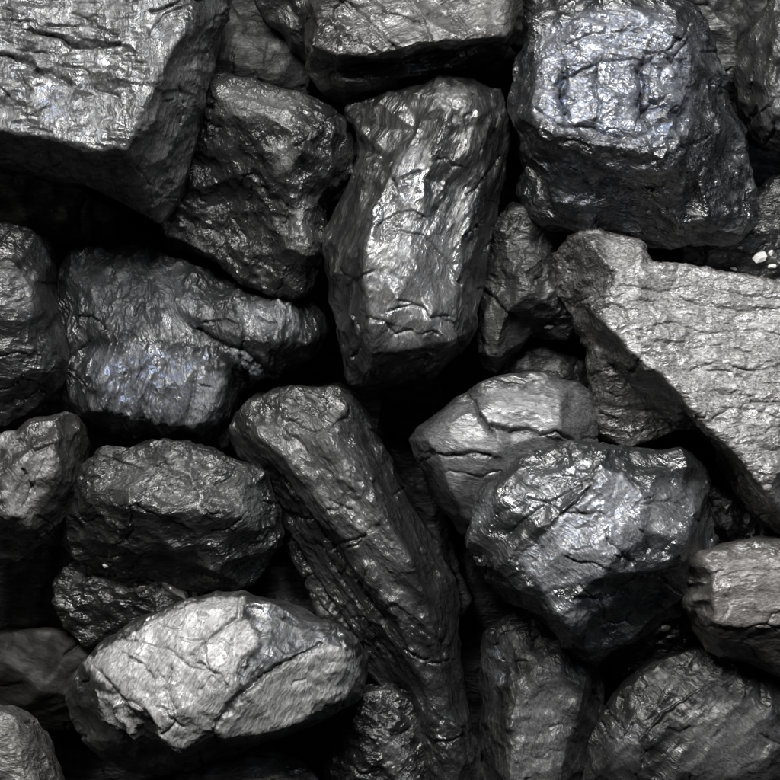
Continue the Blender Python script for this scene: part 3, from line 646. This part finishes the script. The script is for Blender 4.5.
# R
coal('small light faced lump cut by the left edge, left of the blocky dark one',
     [(-60,440,-10),(-10,438,-6),(15,432,-4),(38,420,-6),(58,413,-10),(74,414,-18),(80,428,-26),(79,455,-28),(77,485,-30),(72,505,-34),(60,525,-38),(40,545,-42),(15,560,-44),(-20,575,-44),(-60,570,-40)],
     [[(58,413,-10),(54,440,14),(60,465,10),(56,490,6),(40,515,4),(28,528,0),(15,560,-44)],[(54,440,14),(20,460,18),(0,478,14),(-40,480,10)],[(28,528,0),(8,515,16),(0,478,14)],[(8,515,16),(-40,530,0)]],
     2, 90, 23, auto=0.7, mat=dict(Dark=0.05, Rough=0.42, Bump=0.75, Angle=R_(58), Stretch=2.4, RoughVar=.25, Tint=(1,.97,.94,1)),
     chip=[((26,16,20),3,55,0),((9,6,8),1.5,55,0)], bed=[(58,10,12,1.6)], fine=(1.0,8),
     regions=[([(22,462),(52,448),(58,462),(45,490),(28,522),(8,514),(2,480)],4,.42,.12,0,1.2),([(0,430),(14,430),(8,448),(0,450)],3,.4,0,0,0)],
     cracks=[([(50,450),(38,475),(24,505)],1.2,1.5),([(20,440),(35,452),(52,444)],1.6,2.5)])

# S
coal('blocky dark lump with six uneven sides above the white faced one',
     [(64,540,-30),(68,515,-24),(76,490,-18),(84,465,-10),(100,452,-4),(125,449,0),(155,446,2),(185,446,2),(212,454,0),(240,464,-4),(262,474,-12),(270,492,-20),(276,515,-28),(283,535,-36),(278,552,-42),(262,568,-46),(240,588,-50),(215,591,-52),(190,584,-52),(160,576,-50),(125,572,-48),(95,568,-46),(76,558,-40)],
     [[(76,490,-18),(100,500,18),(128,505,30),(160,510,34),(190,512,34),(215,512,32),(240,516,24),(262,508,4),(270,492,-20)],[(128,505,30),(115,540,2),(120,560,-16),(125,572,-48)],[(190,512,34),(195,550,6),(215,570,-8),(215,591,-52)],[(240,516,24),(258,545,-10),(262,568,-46)],[(115,540,2),(155,548,10),(195,550,6)],[(128,505,30),(150,470,14),(155,446,2)],[(240,516,24),(235,485,10),(240,464,-4)]],
     -8, 90, 24, dict(Dark=0.03, Rough=0.30, Bump=0.95, Angle=R_(-30), Stretch=1.7, RoughVar=.32, Tint=(.97,1,.98,1)),
     chip=[((34,26,26),5,-20,0),((10,8,8),2.6,-20,0)], bed=[(-30,20,12,1.6)], fine=(1.3,7),
     regions=[([(90,460),(185,448),(255,475),(262,500),(240,512),(130,500),(95,495)],8,.10,.0,0,0),([(165,455),(178,454),(180,462),(168,464)],3,.5,-.1,0,0),([(225,500),(245,490),(262,515),(250,525)],6,.18,-.1,0,0)])  # lit top face and small glints painted as paleness
coal('black crumbly lump in shadow under the blocky dark one',
     [(70,560,0),(110,560,6),(150,570,10),(200,585,4),(230,600,-6),(215,640,-20),(150,650,-20),(90,650,-20),(60,620,-14),(55,585,-6)],
     [[(110,560,6),(130,590,16),(160,605,18),(200,610,6),(215,640,-20)]], -78, 70, 25, dict(Dark=0.02, Ior=1.8, Rough=0.32, Bump=1.0, Stretch=1.4), chip=[((16,14,14),4,20,0),((7,7,7),2,20,0)], fine=(1.6,6), vox=1.5,
     regions=[([(158,578),(185,592),(180,600),(158,590)],3,.3,0,0,2),([(100,562),(112,562),(110,570),(100,570)],2,.5,0,0,0)])  # glints painted as pale spots

# T: white faced
coal('bright white faced lump with dark diagonal seams at the lower left',
     [(66,700,-40),(72,682,-30),(82,662,-22),(96,648,-14),(115,634,-8),(140,620,-6),(165,610,-6),(190,600,-8),(215,597,-10),(242,595,-10),(262,602,0),(285,608,-2),(310,618,-6),(335,630,-12),(355,642,-20),(366,658,-38),(366,678,-42),(355,698,-44),(335,715,-46),(312,728,-46),(285,736,-46),(258,742,-48),(240,750,-50),(215,762,-52),(190,772,-54),(160,776,-56),(130,772,-56),(105,758,-54),(85,742,-50),(72,722,-46)],
     [[(82,662,-22),(98,672,4),(112,690,20),(130,706,30),(152,720,36),(160,735,32),(180,748,22),(215,738,24),(245,735,20),(280,728,16),(310,718,10),(340,700,-4),(366,678,-42)],
      [(86,690,-12),(104,700,4),(125,718,12),(146,733,14),(160,745,-2)],[(86,712,-30),(110,738,-14),(140,752,-14)],[(98,672,4),(110,652,4),(150,630,6),(200,612,8),(245,605,6),(262,602,0)],[(160,735,32),(175,715,38),(200,700,42),(240,680,38),(285,660,28),(330,640,10),(335,630,-12)],[(215,738,24),(218,716,36),(248,694,40),(290,668,26),(340,648,8)],
      [(104,700,4),(86,712,-30)],[(146,733,14),(140,752,-14)],[(245,605,6),(230,640,26),(212,668,38),(200,700,42)]],
     34, 100, 26, dict(Dark=0.03, Ior=1.7, Rough=0.52, Bump=0.55, Angle=R_(-62), Stretch=4.0, RoughVar=.2, Tint=(1.0,1.0,.99,1)),
     chip=[((34,30,30),2.6,35,0),((10,13,10),1.2,38,0)], bed=[(-60,15,6,0.8)], fine=(0.5,7), vox=1.0,
     regions=[([(84,662),(112,645),(170,612),(215,598),(245,598),(238,622),(250,618),(262,645),(240,672),(232,700),(214,728),(175,752),(158,738),(152,716),(122,700),(98,682)],2,.82,.12,0,1.5),  # white plates: specular brightness put into the colour, over smoother cleat faces
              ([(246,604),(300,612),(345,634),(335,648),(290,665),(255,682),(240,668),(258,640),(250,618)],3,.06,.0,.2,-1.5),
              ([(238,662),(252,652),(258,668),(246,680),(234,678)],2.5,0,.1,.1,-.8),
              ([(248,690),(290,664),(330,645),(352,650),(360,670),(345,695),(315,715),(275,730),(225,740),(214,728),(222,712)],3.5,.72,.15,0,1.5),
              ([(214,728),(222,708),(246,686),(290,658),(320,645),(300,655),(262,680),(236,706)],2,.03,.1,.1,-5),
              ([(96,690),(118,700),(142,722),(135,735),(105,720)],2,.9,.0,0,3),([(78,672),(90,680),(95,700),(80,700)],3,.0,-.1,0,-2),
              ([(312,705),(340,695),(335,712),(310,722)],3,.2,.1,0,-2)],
     cracks=[([(240,600),(238,618),(222,630),(205,642),(192,656)],2.4,6),([(112,690),(124,700),(138,704),(148,718),(158,730)],3.2,7),([(100,672),(110,684),(118,692)],3,6),([(172,670),(166,688),(170,705),(176,722),(162,735)],2,4.5),
             ([(150,672),(154,682)],1.6,3),([(150,645),(170,650),(190,668),(215,672)],1.6,1.5),([(200,690),(216,672)],1.2,2),([(118,705),(130,722),(140,740)],3,-5)])

# U, V, W, X and the rest
coal('smooth dull lump in deep shade at the left edge, left of the white faced one',
     [(-60,640,0),(0,632,0),(50,630,-4),(95,636,-10),(110,665,-20),(100,700,-30),(70,730,-34),(0,740,-30),(-60,730,-20)],
     [[(0,632,0),(10,665,14),(40,690,18),(70,695,0),(100,700,-30)]], -100, 80, 27, dict(Dark=0.02, Ior=1.3, Rough=0.9, Bump=0.3, Tint=(1,.95,.85,1), Angle=R_(25), Stretch=3), chip=[((60,40,40),2,20,0)], bed=[(25,20,16,2)], fine=(0.5,14), vox=1.7)
coal('rough grey brown lump in the bottom left corner',
     [(-60,700,0),(-10,712,0),(15,716,-4),(30,726,-12),(40,745,-20),(55,780,-28),(70,860,-30),(-60,860,-10)],
     [[(-10,712,0),(5,735,14),(22,760,14),(40,860,10)],[(5,735,14),(-60,740,20)]], -8, 90, 28, dict(Dark=0.07, Rough=0.45, Bump=0.9, Grain=.3, Tint=(1,.96,.9,1)), chip=[((18,16,16),2.4,20,0),((7,7,7),1.4,0,0)], fine=(1.6,6),
     regions=[([(-60,705),(10,722),(30,760),(45,860),(-60,860)],8,.25,.1,0,0)])
coal('low rounded lump at the bottom edge, just under the white faced one',
     [(165,800,-30),(180,772,-20),(205,762,-14),(240,757,-10),(270,758,-12),(298,768,-20),(318,782,-28),(330,860,-30),(160,860,-30)],
     [[(180,772,-20),(210,776,8),(250,772,12),(280,780,10),(290,860,10)]], -26, 90, 29, dict(Dark=0.06, Rough=0.42, Bump=0.8, Tint=(1,.96,.93,1)), chip=[((20,14,16),2.6,0,0)], fine=(1.2,8),
     regions=[([(200,764),(270,760),(300,790),(200,800)],8,.2,.1,0,0)])
coal('sooty lump with pin prick glints at the bottom edge, right of the white faced one',
     [(330,730,-14),(345,705,-6),(365,694,0),(390,692,2),(412,702,-2),(424,725,-8),(436,760,-14),(450,860,-20),(330,860,-24),(325,780,-20)],
     [[(345,705,-6),(365,718,14),(385,740,20),(410,760,14),(420,860,10)],[(385,740,20),(412,702,-2)],[(365,718,14),(355,770,6),(360,860,6)]],
     -52, 80, 30, dict(Dark=0.03, Rough=0.27, Bump=1.0, Angle=R_(-50), Stretch=1.6, RoughVar=.4), chip=[((20,14,16),3.6,-50,0),((8,6,7),2.4,-50,0)], fine=(1.6,6),
     regions=[([(375,730),(395,735),(410,765),(392,770)],7,.22,-.05,0,0)])
coal('small black lump in the hollow under the pale slab at the right',
     [(690,500,0),(720,490,4),(760,500,0),(800,530,-4),(810,580,-10),(730,580,-10),(690,550,-6)],
     [[(690,500,0),(730,525,14),(770,545,12),(810,580,-10)]], -85, 70, 31, dict(Dark=0.02, Rough=0.4, Bump=1.0), chip=[((14,14,14),4,70,0)], bed=[(80,0,8,2)], fine=(1.6,6), vox=1.7)
coal('glinting black lump hanging in shade under the silvery one, left of the brownish one',
     [(600,625,-6),(640,600,0),(690,590,0),(700,620,-6),(690,645,-14),(650,668,-20),(620,680,-24),(602,665,-16)],
     [[(600,625,-6),(640,635,12),(690,620,8)],[(640,635,12),(650,668,-20)]], -44, 60, 32, dict(Dark=0.025, Rough=0.25, Bump=1.0), chip=[((10,10,10),4,30,0)], fine=(1.6,6), vox=1.5)
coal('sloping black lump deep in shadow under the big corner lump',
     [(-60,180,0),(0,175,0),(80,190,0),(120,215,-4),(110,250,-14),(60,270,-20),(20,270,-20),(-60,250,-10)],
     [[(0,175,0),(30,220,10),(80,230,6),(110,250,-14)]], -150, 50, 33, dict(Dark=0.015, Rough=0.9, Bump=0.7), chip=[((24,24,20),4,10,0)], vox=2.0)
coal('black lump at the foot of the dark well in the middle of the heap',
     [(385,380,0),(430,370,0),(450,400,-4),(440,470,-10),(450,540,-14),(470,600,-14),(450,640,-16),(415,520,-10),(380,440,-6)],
     [[(385,380,0),(415,430,10),(430,500,10),(450,640,-16)]], -150, 50, 34, dict(Dark=0.01, Rough=0.9, Bump=0.7), chip=[((20,20,20),4,10,0)], vox=2.0)  # colour darkened to deepen the shade of the well
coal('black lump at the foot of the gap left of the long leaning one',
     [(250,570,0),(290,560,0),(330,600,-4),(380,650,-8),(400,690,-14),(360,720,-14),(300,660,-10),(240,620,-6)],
     [[(290,560,0),(310,620,10),(360,680,6),(360,720,-14)]], -140, 50, 35, dict(Dark=0.01, Rough=0.8, Bump=0.8), chip=[((20,16,16),4,-50,0)], vox=2.0)  # darker base colour adds to the shade in this gap
coal('dark lump deep under the bright crumbs between the glossy blue lump and pale slab',
     [(690,215,0),(740,205,4),(790,170,6),(850,180,6),(850,300,0),(780,300,-6),(720,290,-10),(680,270,-10)],
     [[(690,215,0),(740,235,12),(790,225,16),(850,240,14)],[(740,235,12),(740,270,6),(720,290,-10)]], -62, 70, 36, dict(Dark=0.03, Rough=0.34, Bump=1.0), chip=[((18,16,16),4,20,0),((8,8,8),2,20,0)], fine=(1.6,6), vox=1.5)

# crumbs and chips lying on the lumps: each one is dropped onto whatever lies under it
bpy.context.view_layer.update()
DG = bpy.context.evaluated_depsgraph_get()
def under(px, py):
    d = Vector(((px - 390) / D, (390 - py) / D, -1.0))
    hit, p, nn, i, o, m_ = sc.ray_cast(DG, Vector((0, 0, D * S)), d.normalized())
    return p.z / S if hit else -200
WHITE = 'bright crumbs by the right edge'; DARK = 'small coal chips lying in the hollows'
for k, (lab, x, y, r, ang, flat, alb, grp) in enumerate((
        ('largest white glinting crumb, a blocky chip near the right edge above the pale slab', 761, 257, 8, 20, .85, .6, WHITE),
        ('oval glinting crumb just up and right of the largest white crumb', 771, 253, 4.5, 60, .8, .5, WHITE),
        ('long flat glinting crumb below and right of the largest white crumb', 773, 266, 6.5, 5, .45, .6, WHITE),
        ('slim bright crumb touching the top edge of the pale slab', 734, 269, 5.5, -20, .45, .5, WHITE),
        ('small bright crumb left of the white crumbs, under the glossy blue lump', 741, 247, 5, 10, .5, .4, WHITE),
        ('long grey chip lying at the top edge of the white faced lump', 173, 589, 15, -35, .42, .10, DARK),
        ('tiny bright chip under the left end of the blocky dark lump', 106, 566, 6, -5, .45, .3, DARK),
        ('small dark chip left of the long grey chip', 142, 588, 9, 20, .6, .06, DARK),
        ('small glinting chip in the hollow between the silvery and brownish lumps', 664, 628, 8, 20, .6, .10, DARK),
        ('little bright chip in the gap left of the pale slab tip', 549, 326, 7, 0, .5, .22, DARK),
        ('chip on the shadowed ground just right of the silvery lump', 728, 508, 7, 60, .5, .06, DARK))):
    a = math.radians(ang); ring = []
    for q in range(6):
        t = q / 6 * 2 * math.pi + .3
        rr = r * (0.8 + 0.4 * ((q * 37 + k * 11) % 7) / 7)
        u, v = math.cos(t) * rr * 1.1, math.sin(t) * rr * flat
        ring.append((x + u * math.cos(a) + v * math.sin(a), y - u * math.sin(a) + v * math.cos(a), -1.5 if q % 2 else 0))
    z = under(x, y) + r * 0.45
    lump('coal_crumb' if grp == WHITE else 'coal_chip', lab, 'coal crumb' if grp == WHITE else 'coal chip', ring, [[ring[0], (x - r * .15, y + r * .1, r * .25), ring[3]]], z, r * .9,
         coal_mat('crumb', Dark=alb / .4, Ior=1.8, Rough=0.35, Bump=0.3, Tint=(1, .98, .95, 1)), 60 + k, smooth=1, facet=5, after=0, auto=0, lumpy=(.08 * r, r), fine=(.1, 5), group=grp, vox=0.5 if r < 9 else 0.8)  # bright ones carry their glint as a pale base colour

# ------------------------------------------------------------------ the bed of coal dust the heap lies on
def bed():
    n = 220; e = 900.0
    xs = np.linspace(-e, e, n, dtype=np.float32)
    gx, gy = np.meshgrid(xs, xs)
    p = np.stack([gx.ravel(), gy.ravel(), np.zeros(n * n, np.float32)], 1)
    z = -215 + 16 * fbm(p / 90, 901, 4, .55)
    p[:, 2] = z
    i = np.arange(n * n).reshape(n, n)
    f = np.stack([i[:-1, :-1], i[:-1, 1:], i[1:, 1:], i[1:, :-1]], -1).reshape(-1, 4)
    me = bpy.data.meshes.new('ground'); me.from_pydata((p * S).tolist(), [], f.tolist()); me.update()
    me.polygons.foreach_set('use_smooth', np.ones(len(me.polygons), bool))
    me.materials.append(coal_mat('coal_dust', Dark=0.006, Rough=0.95, Bump=1.0))  # dust made blacker, shade of the gaps put into its colour
    o = bpy.data.objects.new('ground', me); sc.collection.objects.link(o); o['kind'] = 'structure'
bed()
